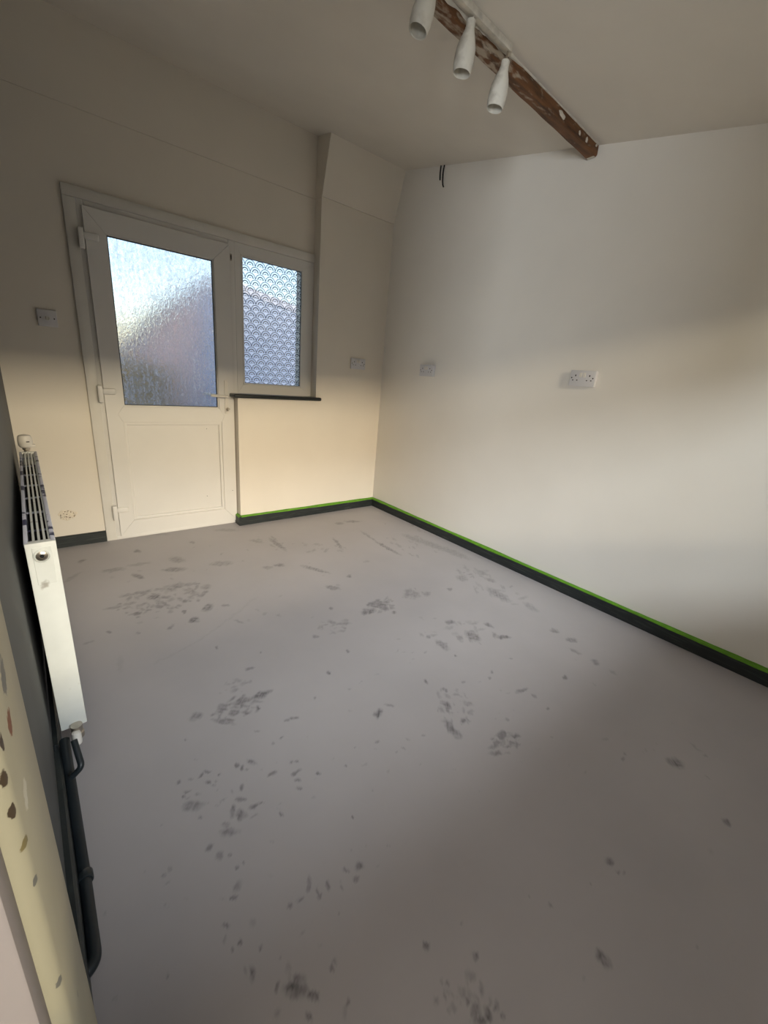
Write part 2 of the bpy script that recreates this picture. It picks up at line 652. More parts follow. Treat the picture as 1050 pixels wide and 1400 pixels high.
def mark(x, y, rx, ry, ang=0, s=.8, soft=.35):
    global scuff
    R_ = max(rx, ry) * 1.6 + 6
    sel = np.nonzero((np.abs(U - x) < R_) & (np.abs(V - y) < R_))[0]
    if not len(sel):
        return
    c, q = math.cos(math.radians(ang)), math.sin(math.radians(ang))
    du, dw = U2[sel] - x, V2[sel] - y
    e = np.sqrt(((du * c + dw * q) / rx) ** 2 + ((-du * q + dw * c) / ry) ** 2)
    val = s * np.clip((1 + soft - e) / (2 * soft), 0, 1) * tex[sel]
    if rx * ry > 22 and s > .3:            # larger marks break up into crumbs
        val = val * (.55 + .55 * frag[sel])
    scuff[sel] = np.maximum(scuff[sel], val)


def crop(ox, oy, k):
    return lambda x, y, rx, ry, a=0, s=.8, soft=.35: mark(ox + x / k, oy + y / k, rx / k, ry / k, a, s, soft)


def cloud(cx, cy, rx, ry, n_, size, s=.6, ang=0, flat=.6):
    """loose group of small spots"""
    rnd = random.Random(int(cx * 7 + cy * 13))
    for _ in range(n_):
        a, r = rnd.uniform(0, 6.283), math.sqrt(rnd.random())
        u, v = rx * r * math.cos(a), ry * r * math.sin(a)
        c, q = math.cos(math.radians(ang)), math.sin(math.radians(ang))
        k = rnd.uniform(.35, 1.15) * size
        mark(cx + u * c - v * q, cy + u * q + v * c, k * rnd.uniform(1, 2), k * flat * rnd.uniform(.7, 1.1),
             ang + rnd.uniform(-40, 40), s * rnd.uniform(.45, 1.1), .5)


c2 = crop(80, 680, 2.1875)
for t in [(238, 236, 17, 6, 15, .6), (345, 216, 34, 6, -3, .6), (355, 187, 22, 8, 5, .45), (165, 217, 32, 5, -8, .45),
          (235, 161, 10, 4, 0, .6), (240, 200, 34, 4, -8, .3), (487, 198, 32, 7, -4, .4), (655, 140, 28, 5, 35, .6),
          (590, 131, 18, 4, 10, .35), (660, 203, 16, 4, 0, .55), (625, 210, 16, 4, 0, .35), (770, 216, 40, 4, 15, .55),
          (835, 138, 20, 4, 50, .5), (820, 270, 20, 5, 10, .55), (870, 236, 7, 4, 0, .6), (284, 298, 18, 8, -10, .75),
          (212, 318, 18, 4, -10, .4), (165, 330, 24, 4, -10, .45), (302, 326, 14, 6, 0, .55), (320, 298, 16, 4, -5, .5),
          (232, 349, 18, 4, -8, .65), (375, 343, 7, 4, 0, .75), (445, 330, 17, 9, -25, .7), (405, 366, 15, 8, -15, .85),
          (380, 310, 7, 5, 0, .6), (418, 308, 5, 5, 0, .5), (500, 323, 11, 4, 0, .6), (335, 388, 12, 5, -30, .5),
          (152, 404, 8, 4, 0, .75), (240, 406, 7, 3, 0, .5), (90, 434, 14, 4, -15, .35), (355, 265, 17, 6, 0, .55),
          (215, 290, 32, 4, -12, .45), (258, 283, 18, 4, -10, .5), (390, 260, 20, 5, -10, .4), (440, 270, 14, 5, 0, .4),
          (540, 372, 16, 4, 20, .35), (475, 449, 4, 4, 0, .6), (605, 464, 4, 3, 0, .5), (865, 461, 5, 3, 0, .6),
          (808, 524, 7, 4, 20, .85), (768, 598, 5, 4, 0, .65), (815, 332, 6, 4, 0, .5), (605, 591, 32, 8, -22, .9),
          (548, 610, 24, 10, -20, .8), (572, 512, 14, 4, -15, .6), (600, 628, 6, 5, 0, .8), (410, 655, 20, 9, -25, .55),
          (490, 633, 12, 5, 0, .75), (525, 645, 16, 8, -20, .7), (703, 660, 12, 4, -10, .65), (683, 668, 10, 4, 0, .5),
          (957, 646, 11, 16, 25, .9), (990, 622, 14, 4, 5, .55), (925, 343, 18, 7, -10, .85), (958, 320, 18, 8, -20, .7),
          (975, 333, 14, 6, 15, .6), (1003, 345, 7, 4, 0, .65), (935, 320, 10, 5, 0, .6), (850, 378, 24, 4, -5, .4),
          (820, 375, 12, 5, 20, .4), (770, 416, 10, 5, 0, .5), (185, 500, 9, 24, 0, .12), (930, 118, 28, 3, 33, .4),
          (985, 152, 40, 4, 28, .6), (965, 140, 7, 3, 0, .6), (880, 72, 22, 3, 0, .5), (840, 78, 12, 3, 0, .45),
          (1045, 290, 10, 5, 0, .5), (400, 135, 9, 3, 0, .4), (500, 98, 34, 4, 0, .3), (300, 110, 30, 4, 0, .2),
          (70, 190, 12, 4, -20, .5), (40, 240, 30, 4, -30, .25)]:
    c2(*t)
c3 = crop(480, 680, 1.842)
for t in [(40, 289, 14, 6, -10, .8), (72, 272, 18, 6, 10, .7), (60, 264, 10, 4, 0, .5), (145, 236, 10, 6, 0, .4),
          (160, 245, 10, 8, 0, .45), (190, 243, 10, 5, 0, .35), (248, 231, 6, 4, 0, .5), (280, 204, 14, 7, 15, .4),
          (372, 246, 30, 8, 30, .5), (452, 276, 20, 6, 30, .3), (250, 314, 13, 5, 0, .6), (307, 350, 20, 9, 25, .7),
          (346, 322, 13, 4, 25, .6), (385, 352, 16, 4, 0, .75), (230, 372, 18, 8, 35, .6), (196, 352, 5, 4, 0, .5),
          (512, 336, 11, 5, 10, .5), (554, 360, 14, 6, 10, .65), (565, 388, 16, 4, 25, .45), (614, 415, 13, 5, 30, .55),
          (541, 454, 6, 5, 0, .75), (658, 440, 12, 4, 30, .25), (188, 464, 7, 3, 25, .65), (284, 464, 5, 3, 0, .5),
          (263, 400, 4, 3, 0, .6), (404, 406, 4, 2, 0, .5), (430, 486, 15, 4, -20, .6), (497, 533, 5, 3, 0, .6),
          (462, 500, 4, 5, 30, .5), (295, 519, 13, 6, 20, .45), (240, 524, 14, 7, 35, .75), (283, 562, 7, 4, 0, .75),
          (253, 583, 28, 9, 50, .75), (382, 596, 6, 10, -25, .7), (372, 616, 12, 5, 0, .6), (358, 630, 12, 5, 0, .5),
          (415, 625, 5, 6, 0, .6), (366, 645, 18, 4, 0, .55), (183, 600, 5, 3, 0, .5), (392, 560, 5, 4, 0, .5),
          (70, 545, 11, 15, 25, .0), (816, 668, 22, 10, 25, .7), (240, 487, 4, 4, 0, .6), (348, 455, 5, 3, 0, .5),
          (355, 440, 4, 4, 0, .5), (160, 105, 30, 5, 20, .35), (205, 120, 40, 6, 20, .35), (260, 140, 40, 6, 22, .3),
          (330, 190, 14, 5, 20, .35), (350, 208, 14, 4, 20, .4), (868, 630, 16, 3, 40, .25), (893, 650, 4, 4, 0, .3),
          (686, 658, 4, 6, 0, .4), (640, 608, 8, 3, 0, .25)]:
    c3(*t)
c4 = crop(120, 980, 2.386)
for t in [(535, 148, 15, 9, 15, .8), (484, 158, 8, 7, 0, .75), (502, 168, 7, 7, 0, .7), (522, 172, 5, 4, 0, .5),
          (605, 186, 15, 6, -20, .6), (668, 146, 6, 5, 0, .7), (684, 148, 5, 4, 0, .6), (678, 183, 16, 6, -40, .75),
          (685, 205, 8, 4, 0, .7), (691, 232, 10, 7, 0, .75), (752, 185, 5, 4, 0, .7), (838, 159, 4, 4, 0, .6),
          (392, 179, 12, 4, -5, .6), (366, 193, 12, 5, -40, .65), (428, 188, 6, 5, 0, .7), (391, 215, 8, 6, 0, .8),
          (420, 210, 5, 4, 0, .5), (335, 203, 7, 4, -20, .5), (300, 217, 6, 5, -40, .6), (325, 240, 16, 4, -15, .6),
          (311, 260, 7, 5, -40, .7), (358, 252, 5, 4, 0, .45), (502, 231, 6, 11, 0, .75), (345, 291, 33, 14, -12, .6),
          (497, 271, 15, 7, 0, .75), (473, 306, 9, 20, 5, .7), (500, 320, 16, 15, 0, .75), (545, 290, 20, 6, -25, .8),
          (565, 283, 12, 3, -20, .7), (455, 352, 15, 9, -30, .65), (460, 378, 28, 13, -10, .6), (540, 326, 14, 5, -30, .45),
          (395, 428, 15, 8, -40, .75), (432, 452, 7, 14, 15, .5), (462, 455, 5, 6, 0, .5), (370, 328, 7, 5, 0, .55),
          (633, 320, 7, 4, 15, .7), (813, 308, 3, 3, 0, .7), (865, 328, 6, 5, 0, .7), (505, 477, 5, 5, 0, .65),
          (485, 493, 5, 5, 0, .6), (268, 498, 7, 10, 25, .4), (243, 518, 7, 7, 0, .5), (260, 543, 8, 5, 0, .3),
          (488, 552, 8, 20, 25, .55), (474, 588, 8, 8, 0, .75), (882, 489, 12, 13, 0, .85), (877, 530, 8, 8, 0, .8),
          (844, 501, 6, 7, 0, .65), (781, 551, 7, 14, 10, .85), (755, 580, 2.5, 22, 0, .6), (720, 545, 7, 25, 5, .6),
          (693, 598, 15, 6, -20, .8), (665, 618, 7, 9, 20, .6), (831, 550, 3, 15, 0, .5), (457, 686, 11, 6, 0, .75),
          (443, 725, 5, 12, 15, .55), (497, 736, 9, 9, 20, .8), (468, 759, 6, 8, 0, .75), (558, 755, 5, 10, 0, .65),
          (535, 840, 9, 25, 0, .8), (517, 830, 4, 14, 0, .4), (612, 885, 6, 20, 10, .6), (680, 890, 38, 28, 5, .95),
          (690, 855, 18, 16, 0, .8), (738, 908, 18, 14, 25, .85), (655, 830, 8, 28, 0, .35), (718, 978, 10, 13, 0, .8),
          (850, 928, 6, 14, 0, .55), (838, 960, 8, 28, 10, .3), (797, 828, 8, 8, 0, .5), (805, 800, 10, 14, 0, .35),
          (790, 815, 4, 6, 0, .5), (620, 965, 5, 16, 10, .55), (255, 841, 4, 4, 0, .6), (320, 74, 4, 3, 0, .6),
          (630, 68, 7, 3, -30, .6), (606, 84, 5, 4, 0, .55), (550, 48, 6, 3, 0, .6), (870, 101, 5, 3, 0, .6),
          (945, 82, 5, 4, 0, .5), (1008, 116, 3, 3, 0, .6), (182, 507, 4, 4, 0, .4), (55, 640, 7, 5, 0, .3),
          (90, 920, 12, 6, 0, .2), (540, 670, 10, 12, 0, .2), (440, 15, 35, 6, 10, .6)]:
    c4(*t)
c5 = crop(540, 1000, 2.059)
for t in [(172, 5, 16, 7, 25, .7), (300, 12, 6, 14, -30, .7), (286, 38, 6, 10, -20, .6), (325, 38, 5, 5, 0, .6),
          (283, 62, 18, 6, 0, .6), (344, 33, 4, 6, 0, .5), (790, 90, 23, 11, 30, .55), (932, 258, 13, 7, 35, .7),
          (646, 60, 5, 4, 30, .5), (641, 77, 4, 3, 0, .5), (605, 364, 12, 10, 35, .6), (625, 398, 6, 5, 0, .6),
          (641, 400, 4, 4, 0, .5), (548, 428, 3, 3, 0, .5), (376, 462, 4, 3, 0, .6), (434, 488, 5, 3, 35, .6),
          (183, 538, 3, 4, 0, .6), (87, 606, 8, 11, 0, .9), (223, 630, 8, 12, -25, .7), (588, 640, 15, 30, -35, .95),
          (570, 618, 5, 9, -35, .8), (215, 690, 16, 14, 0, .45), (245, 725, 7, 22, 0, .6), (190, 735, 12, 14, 0, .4),
          (204, 757, 8, 10, 0, .7), (225, 785, 9, 22, 0, .8), (262, 795, 12, 22, -20, .8), (285, 775, 7, 14, 0, .7),
          (306, 800, 6, 7, 0, .6), (240, 815, 14, 14, 0, .8), (112, 756, 5, 9, 0, .6), (156, 780, 7, 14, 0, .4),
          (138, 745, 4, 16, 0, .35), (148, 710, 6, 8, 0, .45), (130, 705, 3, 12, 0, .35), (848, 610, 4, 4, 0, .4),
          (535, 695, 4, 5, 0, .3), (880, 130, 9, 3, 30, .3), (872, 68, 4, 3, 0, .4), (890, 335, 8, 5, 40, .15)]:
    c5(*t)
mark(923, 1043.5, 5, 2, 30, .0)
for a in [(225, 815, 70, 14, 60, 3.2, .55, -8), (205, 832, 50, 10, 26, 2.8, .5, -8), (325, 968, 34, 16, 46, 3.2, .6, -20),
          (518, 829, 24, 10, 34, 3, .6, -10), (565, 812, 16, 8, 16, 2.8, .4, 0), (455, 856, 24, 10, 18, 2.6, .4, 0),
          (620, 965, 30, 22, 30, 2.8, .5, 40), (690, 1015, 20, 14, 26, 2.8, .6, 0), (645, 865, 40, 18, 24, 3, .45, 25),
          (670, 800, 50, 16, 30, 3.2, .35, 25), (580, 880, 40, 40, 16, 2.2, .35, 0), (320, 940, 26, 10, 18, 2.8, .4, -15),
          (290, 1085, 40, 22, 14, 3, .4, 0), (405, 745, 70, 10, 20, 2.4, .35, 5), (560, 730, 60, 26, 30, 2.2, .3, 25),
          (640, 1365, 38, 26, 22, 4, .4, 60), (600, 1000, 160, 100, 30, 1.6, .4, 0), (380, 1160, 170, 180, 30, 2, .35, 0),
          (330, 800, 200, 60, 40, 1.8, .3, -5), (800, 1000, 180, 120, 16, 1.6, .25, 30)]:
    cloud(*a)
# long faint trowel arcs
for k_ in range(40):
    t = k_ / 39
    mark(215 + 130 * t, 905 - 55 * t - 30 * t * t, 5, 1.0, -28, .10, .8)
attr = me.attributes.new('scuff', 'FLOAT', 'POINT')
attr.data.foreach_set('value', np.clip(scuff, 0, 1).astype(np.float32))
me.materials.append(M['floor'])
floor = bpy.data.objects.new('floor', me)
COL.objects.link(floor)
tag(floor, 'grey levelling compound floor with dark scuff marks', kind='structure')

# ceiling: falls towards the front wall
bm = bmesh.new()
wedge_prism(bm, [(FY - .2, CZ(FY - .2)), (.42, CZ(.42)), (.42, CZ(.42) + .15), (FY - .2, CZ(FY - .2) + .15)], -2.75, .25)
tag(link('ceiling', bm, 'ceil'), 'off white sloping plaster ceiling', kind='structure')

# right wall
bm = bmesh.new()
wedge_prism(bm, [(FY - .2, -.02), (.42, -.02), (.42, CZ(.42) + .05), (FY - .2, CZ(FY - .2) + .05)], 0, .2)
tag(link('wall_right', bm, 'white_wall'), 'plain off white plaster wall with two sockets', kind='structure')

# back wall: left of the door, above the openings, apron under the window, pier in the corner
wb = tag(empty('wall_back', (0, 0, 0)), 'cream plaster wall around the glazed door and window', kind='structure')
bm = bx(bmesh.new(), -2.75, -2.17, DY, OY, 0, 2.37)
link('plaster', bm, 'cream', wb)
bm = bx(bmesh.new(), -2.17, PX, DY, OY, 2.015, 2.37)
link('lintel', bm, 'cream', wb)
bm = bmesh.new()
wedge_prism(bm, [(DY - .0015, 2.3712), (OY, 2.3715), (OY, CZ(OY) + .03), (DY - .012, CZ(DY) + .03)], -2.75, PX)
link('upper_board', bm, 'cream', wb)
bm = bx(bmesh.new(), -1.30, PX, 0, OY, 0, .970)
link('apron', bm, 'cream', wb)
bm = bx(bmesh.new(), PX, .02, 0, OY, 0, 2.37)
link('pier', bm, 'cream', wb)
bm = bmesh.new()
wedge_prism(bm, [(-.006, 2.3712), (OY, 2.3715), (OY, CZ(OY) + .03), (-.106, CZ(-.106) + .03)], PX - .002, .02)
link('pier_slope', bm, 'cream', wb)
# rough filled patch low on the wall
bm = bmesh.new()
lathe(bm, [(.001, 0), (.046, .0008), (.044, .0022), (.001, .003)], (0, 0, 0), 'Y', 40)
for v in bm.verts:
    a = math.atan2(v.co.z, v.co.x)
    k = 1 + .1 * math.sin(3 * a + 1) + .07 * math.sin(7 * a)
    v.co.x *= k
    v.co.z *= .72 * k
    v.co.y = -v.co.y
fp = link('filler_patch', bm, 'filler', wb)
fp.location = (-2.363, DY, .208)
rnd = random.Random(3)
bm = bmesh.new()
for _ in range(26):
    a, r = rnd.uniform(0, 6.28), math.sqrt(rnd.random()) * .04
    s = rnd.uniform(.0012, .0036)
    lathe(bm, [(.0001, 0), (s, .0002), (s * .7, .0012), (.0001, .0014)],
          (-2.363 + r * math.cos(a), DY - .0042, .208 + .7 * r * math.sin(a)), 'Y', 8)
tag(link('filler_pits', bm, mat('pit', srgb(120, 104, 84), .9), wb), kind='stuff')

# left wall and the doorway the picture is taken from (local frame: x out of the wall, -y towards the camera)
wl = tag(empty('wall_left', (LX, DY, 0), LROT), 'dark grey painted wall behind the radiator', kind='structure')
LYE = -2.62         # where the architrave starts, local
DW0, DW1 = -2.815, -3.62
bm = bmesh.new()
h0 = lambda y: CZ(y + DY) + .03
wedge_prism(bm, [(.02, 0), (.02, h0(.02)), (DW0, h0(DW0)), (DW0, 0)], -.12, 0)
link('plaster', bm, 'grey_wall', wl)
bm = bmesh.new()
wedge_prism(bm, [(DW0, 1.98), (DW0, h0(DW0)), (DW1, h0(DW1)), (DW1, 1.98)], -.12, 0)
link('over_door', bm, 'grey_wall', wl)
bm = bmesh.new()
wedge_prism(bm, [(DW1, 0), (DW1, h0(DW1)), (FY - DY - .2, h0(FY - DY - .2)), (FY - DY - .2, 0)], -.12, 0)
link('plaster', bm, 'grey_wall', wl)

# front wall with the window that lights the room
wf = tag(empty('wall_front', (0, FY, 0)), 'front wall with a wide window', kind='structure')
W0, W1, WZ0, WZ1 = -2.38, -.46, .98, 1.88
box('plaster', -2.75, .1, -.16, 0, -.02, WZ0, 'white_wall', wf)
box('plaster', -2.75, .1, -.16, 0, WZ1, 2.2, 'white_wall', wf)
box('plaster', -2.75, W0, -.16, 0, WZ0, WZ1, 'white_wall', wf)
box('plaster', W1, .1, -.16, 0, WZ0, WZ1, 'white_wall', wf)
w2 = tag(empty('window_2', ((W0 + W1) / 2, FY - .1, WZ0)), 'wide white framed front window', kind='structure')
hw, hh = (W1 - W0) / 2, WZ1 - WZ0
mitred(w2, -hw, hw, 0, hh, .045, .045, .045, .04, -.03, .03, 'upvc', ('jamb', 'frame_rail'))
box('pane', -hw + .04, hw - .04, -.004, .004, .04, hh - .035, 'clear', w2)

# hall beyond the doorway
hl = tag(empty('wall_hall', (-2.67, -3.1, 0)), 'plain pale hall walls outside the doorway', kind='structure')
box('hall_floor', -2.6, .04, -2.2, 2.2, -.06, -.002, 'hall', hl)
box('hall_end', -2.6, .0, 2.2, 2.3, 0, 2.4, 'hall', hl)
box('hall_end', -2.6, .0, -2.3, -2.2, 0, 2.4, 'hall', hl)
box('hall_back', -2.7, -2.6, -2.3, 2.3, 0, 2.4, 'hall', hl)
box('hall_light_blocker', -1.0, -.88, -2.2, .35, 0, .78, 'hall', hl)  # unseen low blocker, added to keep the hall light off the near floor
box('hall_ceiling', -2.7, -.1, -2.3, 2.3, 2.4, 2.5, 'hall', hl)

# ------------------------------------------------------------------ doorway trim at the left edge of the photo
AO = .03
tr = tag(empty('trim_1', wl.matrix_basis @ Vector((0, LYE, 0)), LROT), 'cream painted architrave with chipped paint', kind='structure')
# architrave lies from y=0 (wall side) to -.15, proud by AO
wood_c, grey_c, dk_c = srgb(120, 72, 36), srgb(108, 106, 98), srgb(70, 58, 44)
spots = [((AO, -.104, .930), (.03, .016, .014), grey_c), ((AO, -.128, .903), (.03, .013, .010), wood_c),
         ((AO, -.176, .925), (.03, .0028, .007), dk_c), ((AO, -.182, .900), (.03, .0028, .008), dk_c),
         ((AO, -.182, .870), (.03, .0025, .006), dk_c), ((AO, -.180, .834), (.03, .0045, .005), srgb(120, 108, 70)),
         ((AO, -.180, .791), (.03, .003, .004), grey_c), ((AO, -.181, .666), (.03, .003, .005), grey_c),
         ((AO, -.123, .533), (.03, .003, .004), grey_c), ((AO, -.138, .836), (.03, .016, .010), srgb(196, 190, 172))]
M['arch'] = knocked('cream_gloss_architrave', srgb(168, 161, 137), spots)
bm = bmesh.new()
prof = [(0, -.001), (AO - .006, -.001), (AO - .002, -.005), (AO, -.012), (AO, -.176), (AO - .003, -.183), (AO - .010, -.187), (0, -.187)]
a = [bm.verts.new((x_, y_, 0)) for x_, y_ in prof]
b = [bm.verts.new((x_, y_, 2.05)) for x_, y_ in prof]
for i in range(len(prof)):
    j = (i + 1) % len(prof)
    bm.faces.new((a[i], a[j], b[j], b[i]))
bm.faces.new(a[::-1])
bm.faces.new(b)
link('architrave_board', bm, 'arch', tr, smooth=True)
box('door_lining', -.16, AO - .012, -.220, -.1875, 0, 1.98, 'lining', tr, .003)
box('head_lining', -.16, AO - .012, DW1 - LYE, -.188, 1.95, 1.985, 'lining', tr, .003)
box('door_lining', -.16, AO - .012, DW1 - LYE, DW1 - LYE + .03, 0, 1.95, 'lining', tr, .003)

# ------------------------------------------------------------------ glazed door
d1 = tag(empty('door_1', (-1.70, DY, 0)), 'white half glazed plastic door with fogged pane', kind='structure')
dx = lambda v: v + 1.70


def dbox(name, x0, x1, y0, y1, z0, z1, m, parent=d1, bevel=.002):
    return box(name, dx(x0), dx(x1), y0, y1, z0, z1, m, parent, bevel)


# fixed frame
dbox('frame_jamb', -2.120, -2.085, -.012, .06, 0, 1.965, 'upvc', bevel=.003)
dbox('frame_jamb', -1.312, -1.270, -.012, .06, .0, 1.965, 'upvc', bevel=.003)
dbox('frame_head', -2.085, -1.312, -.012, .06, 1.938, 1.965, 'upvc', bevel=.003)
dbox('threshold', -2.12, -1.30, -.018, .06, 0, .022, 'upvc', bevel=.003)
mitred(d1, dx(-2.0995), dx(-1.302), .018, 1.942, .012, .012, .012, .012, .004, .012, 'gasket', ('gap_seal', 'gap_seal'), 0)
# opening leaf
leaf = empty('leaf', (0, 0, 0))
leaf.parent = d1
Y0, Y1 = -.030, .004
xl, xr = dx(-2.094), dx(-1.308)
gl, gr_, gb, gt = dx(-2.0), dx(-1.412), .885, 1.826


def slab(name, poly, y0, y1, m, parent, bev=0):
    bm = bmesh.new()
    a = [bm.verts.new((q[0], y0, q[1])) for q in poly]
    b = [bm.verts.new((q[0], y1, q[1])) for q in poly]
    k = len(poly)
    for i in range(k):
        bm.faces.new((a[i], a[(i + 1) % k], b[(i + 1) % k], b[i]))
    bm.faces.new(a[::-1])
    bm.faces.new(b)
    return link(name, bm, m, parent)


pl_, pr_ = dx(-2.010), dx(-1.398)
zb_, zt_, zm0, zm1, zm = .128, gt, .786, gb, .835
j = .0007
slab('stile', [(xl, .026 + j), (pl_, zb_ + j), (pl_, zm0 - j), (gl - .035, zm), (gl, zm1 + j), (gl, zt_ - j), (xl, 1.934 - j)], Y0, Y1, 'upvc', leaf)
slab('stile', [(xr, .026 + j), (pr_, zb_ + j), (pr_, zm0 - j), (gr_ + .035, zm), (gr_, zm1 + j), (gr_, zt_ - j), (xr, 1.934 - j)], Y0, Y1, 'upvc', leaf)
slab('rail', [(xl + j, .026), (xr - j, .026), (pr_ - j, zb_), (pl_ + j, zb_)], Y0, Y1, 'upvc', leaf)
slab('rail', [(xl + j, 1.934), (xr - j, 1.934), (gr_ - j, zt_), (gl + j, zt_)], Y0, Y1, 'upvc', leaf)
slab('rail', [(pl_ + j, zm0), (pr_ - j, zm0), (gr_ + .035 - j, zm), (gr_ - j, zm1), (gl + j, zm1), (gl - .035 + j, zm)], Y0, Y1, 'upvc', leaf)
mitred(leaf, gl - .002, gr_ + .002, gb - .002, gt + .002, .012, .012, .012, .012, -.022, -.006, 'upvc', ('bead', 'bead'), .003)
mitred(leaf, dx(-2.012), dx(-1.396), .126, .788, .022, .022, .022, .022, -.022, -.006, 'upvc', ('panel_bead', 'panel_bead'), .006)
box('panel', dx(-2.012), dx(-1.396), -.010, .002, .126, .788, 'upvc', leaf)
box('glass_pane', gl - .001, gr_ + .001, -.008, .002, gb - .001, gt + .001, 'wet', leaf)
mitred(leaf, gl + .008, gr_ - .008, gb + .008, gt - .008, .004, .004, .004, .004, -.0225, -.009, 'gasket', ('seal', 'seal'), 0)
# flag hinges
for z in (1.775, .956, .195):
    h = empty('hinge', (dx(-2.112), Y0, z))
    h.parent = d1
    bm = bx(bmesh.new(), -.014, .012, -.020, .016, -.050, .050, .005)
    link('barrel', bm, 'upvc', h, True)
    bm = bx(bmesh.new(), .010, .080, -.015, .0, -.002, .034, .008)
    link('flag', bm, 'upvc', h, True)
# lever handle, inside and outside
for sgn, yb in ((-1, Y0), (1, .036)):
    h = empty('handle', (dx(-1.360), yb, .965))
    h.parent = d1
    bm = bx(bmesh.new(), -.013, .013, -.005, .005, -.115, .115, .004)
    link('backplate', bm, 'plastic', h, True)
    bm = bmesh.new()
    tube(bm, rounded([(0, 0, .008), (0, sgn * .045, .008), (-.120, sgn * .045, .012)], .02), [.009] * 9 + [.0075], 12)
    link('lever', bm, 'plastic', h, True)
    bm = bmesh.new()
    lathe(bm, [(.009, 0), (.009, sgn * .012), (.004, sgn * .014)], (0, 0, -.082), 'Y', 16)
    link('lock_cylinder', bm, 'chrome', h, True)
    if sgn < 0:
        bm = bx(bmesh.new(), -.004, .004, -.034, -.012, -.094, -.070, .001)
        bx(bm, .002, .016, -.024, -.018, -.084, -.076, .001)
        link('key', bm, 'chrome', h)
dbox('latch_keep', -1.298, -1.288, -.016, -.010, 1.845, 1.885, 'chrome', bevel=.001)
dbox('latch_slot', -1.296, -1.290, -.0175, -.0155, 1.852, 1.876, 'dark', bevel=0)
bm = bmesh.new()
for px, pz in ((-1.52, .24), (-1.335, .27), (-1.50, .74)):
    lathe(bm, [(.0025, 0), (.0025, -.001)], (dx(px), -.0105 if px < -1.4 else Y0, pz), 'Y', 8)
link('screw_marks', bm, 'dark', d1)
# timber trim round the opening
t2 = tag(empty('trim_2', (-2.175, DY, 0)), 'white painted timber trim around the door and window', kind='structure')
box('trim_post', 0, .056, -.016, .05, 0, 1.9632, 'trim_white', t2, .003)
box('trim_head', 0, 1.508, -.018, .05, 1.964, 2.0185, 'trim_white', t2, .003)

# ------------------------------------------------------------------ side window with patterned film
w1 = tag(empty('window_1', (-.97, DY, .97)), 'white plastic window with fan patterned privacy film', kind='structure')
wx = lambda v: v + .97
mitred(w1, wx(-1.2695), wx(PX) - .001, .026, .9935, .047, .094, .066, .068, -.008, .06, 'upvc', ('jamb', 'frame_rail'))
mitred(w1, wx(-1.2255), wx(-.756), .089, .9285, .012, .012, .012, .012, -.012, -.001, 'upvc', ('bead', 'bead'), .004)
box('film_pane', wx(-1.224), wx(-.758), .006, .010, .09, .927, 'film', w1)
mitred(w1, wx(-1.215), wx(-.766), .100, .919, .0035, .0035, .0035, .0035, -.004, .004, 'gasket', ('seal', 'seal'), 0)
# dark window board
bm = bx(bmesh.new(), -1.338, -.628, -.036, DY - .009, .9705, .9965, .011, 4)
sl = link('window_sill', bm, 'sill', w1, True)
sl.location = (.97, -DY, -.97)
# keep the board above the apron only up to the pier face: the part in front of the pier is its rounded end

# ------------------------------------------------------------------ skirting and masking tape
rnd = random.Random(5)


def skirting(name, length, h, th, label, parent_loc, rz, tape=True, tape_label=None):
    e = empty(name, parent_loc, rz)
    tag(e, label, kind='structure')
    bm = bmesh.new()
    # local: x along, y out of the wall is negative
    prof = [(0, 0), (0, h), (-th + .005, h), (-th, h - .006), (-th, 0)]
    wedge_prism(bm, prof, 0, length)
    link('board', bm, 'skirt', e)
    if tape:
        n_ = max(4, int(length / .035))
        bm = bmesh.new()
        top, bot = [], []
        q = .5
        for i in range(n_ + 1):
            q = min(1, max(0, q + rnd.uniform(-.28, .28)))
            X = length * i / n_
            th2 = th + .0012
            lo = h - .001 - .006 * q
            ring = [(X, -.0006, h + .004 + .004 * q), (X, -.004, h + .0022), (X, -th + .004, h + .0016), (X, -th2, h - .005), (X, -th2, lo - .003)]
            top.append([bm.verts.new(v) for v in ring])
        for A, B in zip(top, top[1:]):
            for k in range(4):
                bm.faces.new((A[k], B[k], B[k + 1], A[k + 1]))
        t = link('masking_tape', bm, 'tape')
        sol = t.modifiers.new('thickness', 'SOLIDIFY')
        sol.thickness = .0006
        t.location, t.rotation_euler = parent_loc, (0, 0, rz)
        tag(t, tape_label, 'tape')
    return e


SH, ST_ = .074, .018
skirting('baseboard_right', 3.70, SH, ST_, 'dark grey skirting along the white wall', (0, -.001, 0), -math.pi / 2, True,
         'long strip of green masking tape on the skirting of the white wall')
skirting('baseboard_back', 1.30 - ST_ - .001 + ST_, SH, ST_, 'dark grey skirting under the window', (-1.30, 0, 0), 0, True,
         'strip of green masking tape on the skirting below the window')
skirting('baseboard_return', DY + ST_ - .016, SH, ST_, 'short dark skirting return beside the door', (-1.30, DY - .016, 0), -math.pi / 2 , True,
         'short end of green masking tape on the skirting return by the door')
for nm in ('baseboard_return',):
    pass
skirting('baseboard_door', .345, .072, ST_, 'dark grey skirting between radiator wall and door', (-2.521, DY, 0), 0, False)
e = skirting('baseboard_left', 2.60, .095, .016, 'dark grey skirting under the radiator', wl.matrix_basis @ Vector((0, LYE + .002, 0)), math.pi / 2 + LROT, False)
e.rotation_euler = (0, 0, math.pi / 2 + LROT)

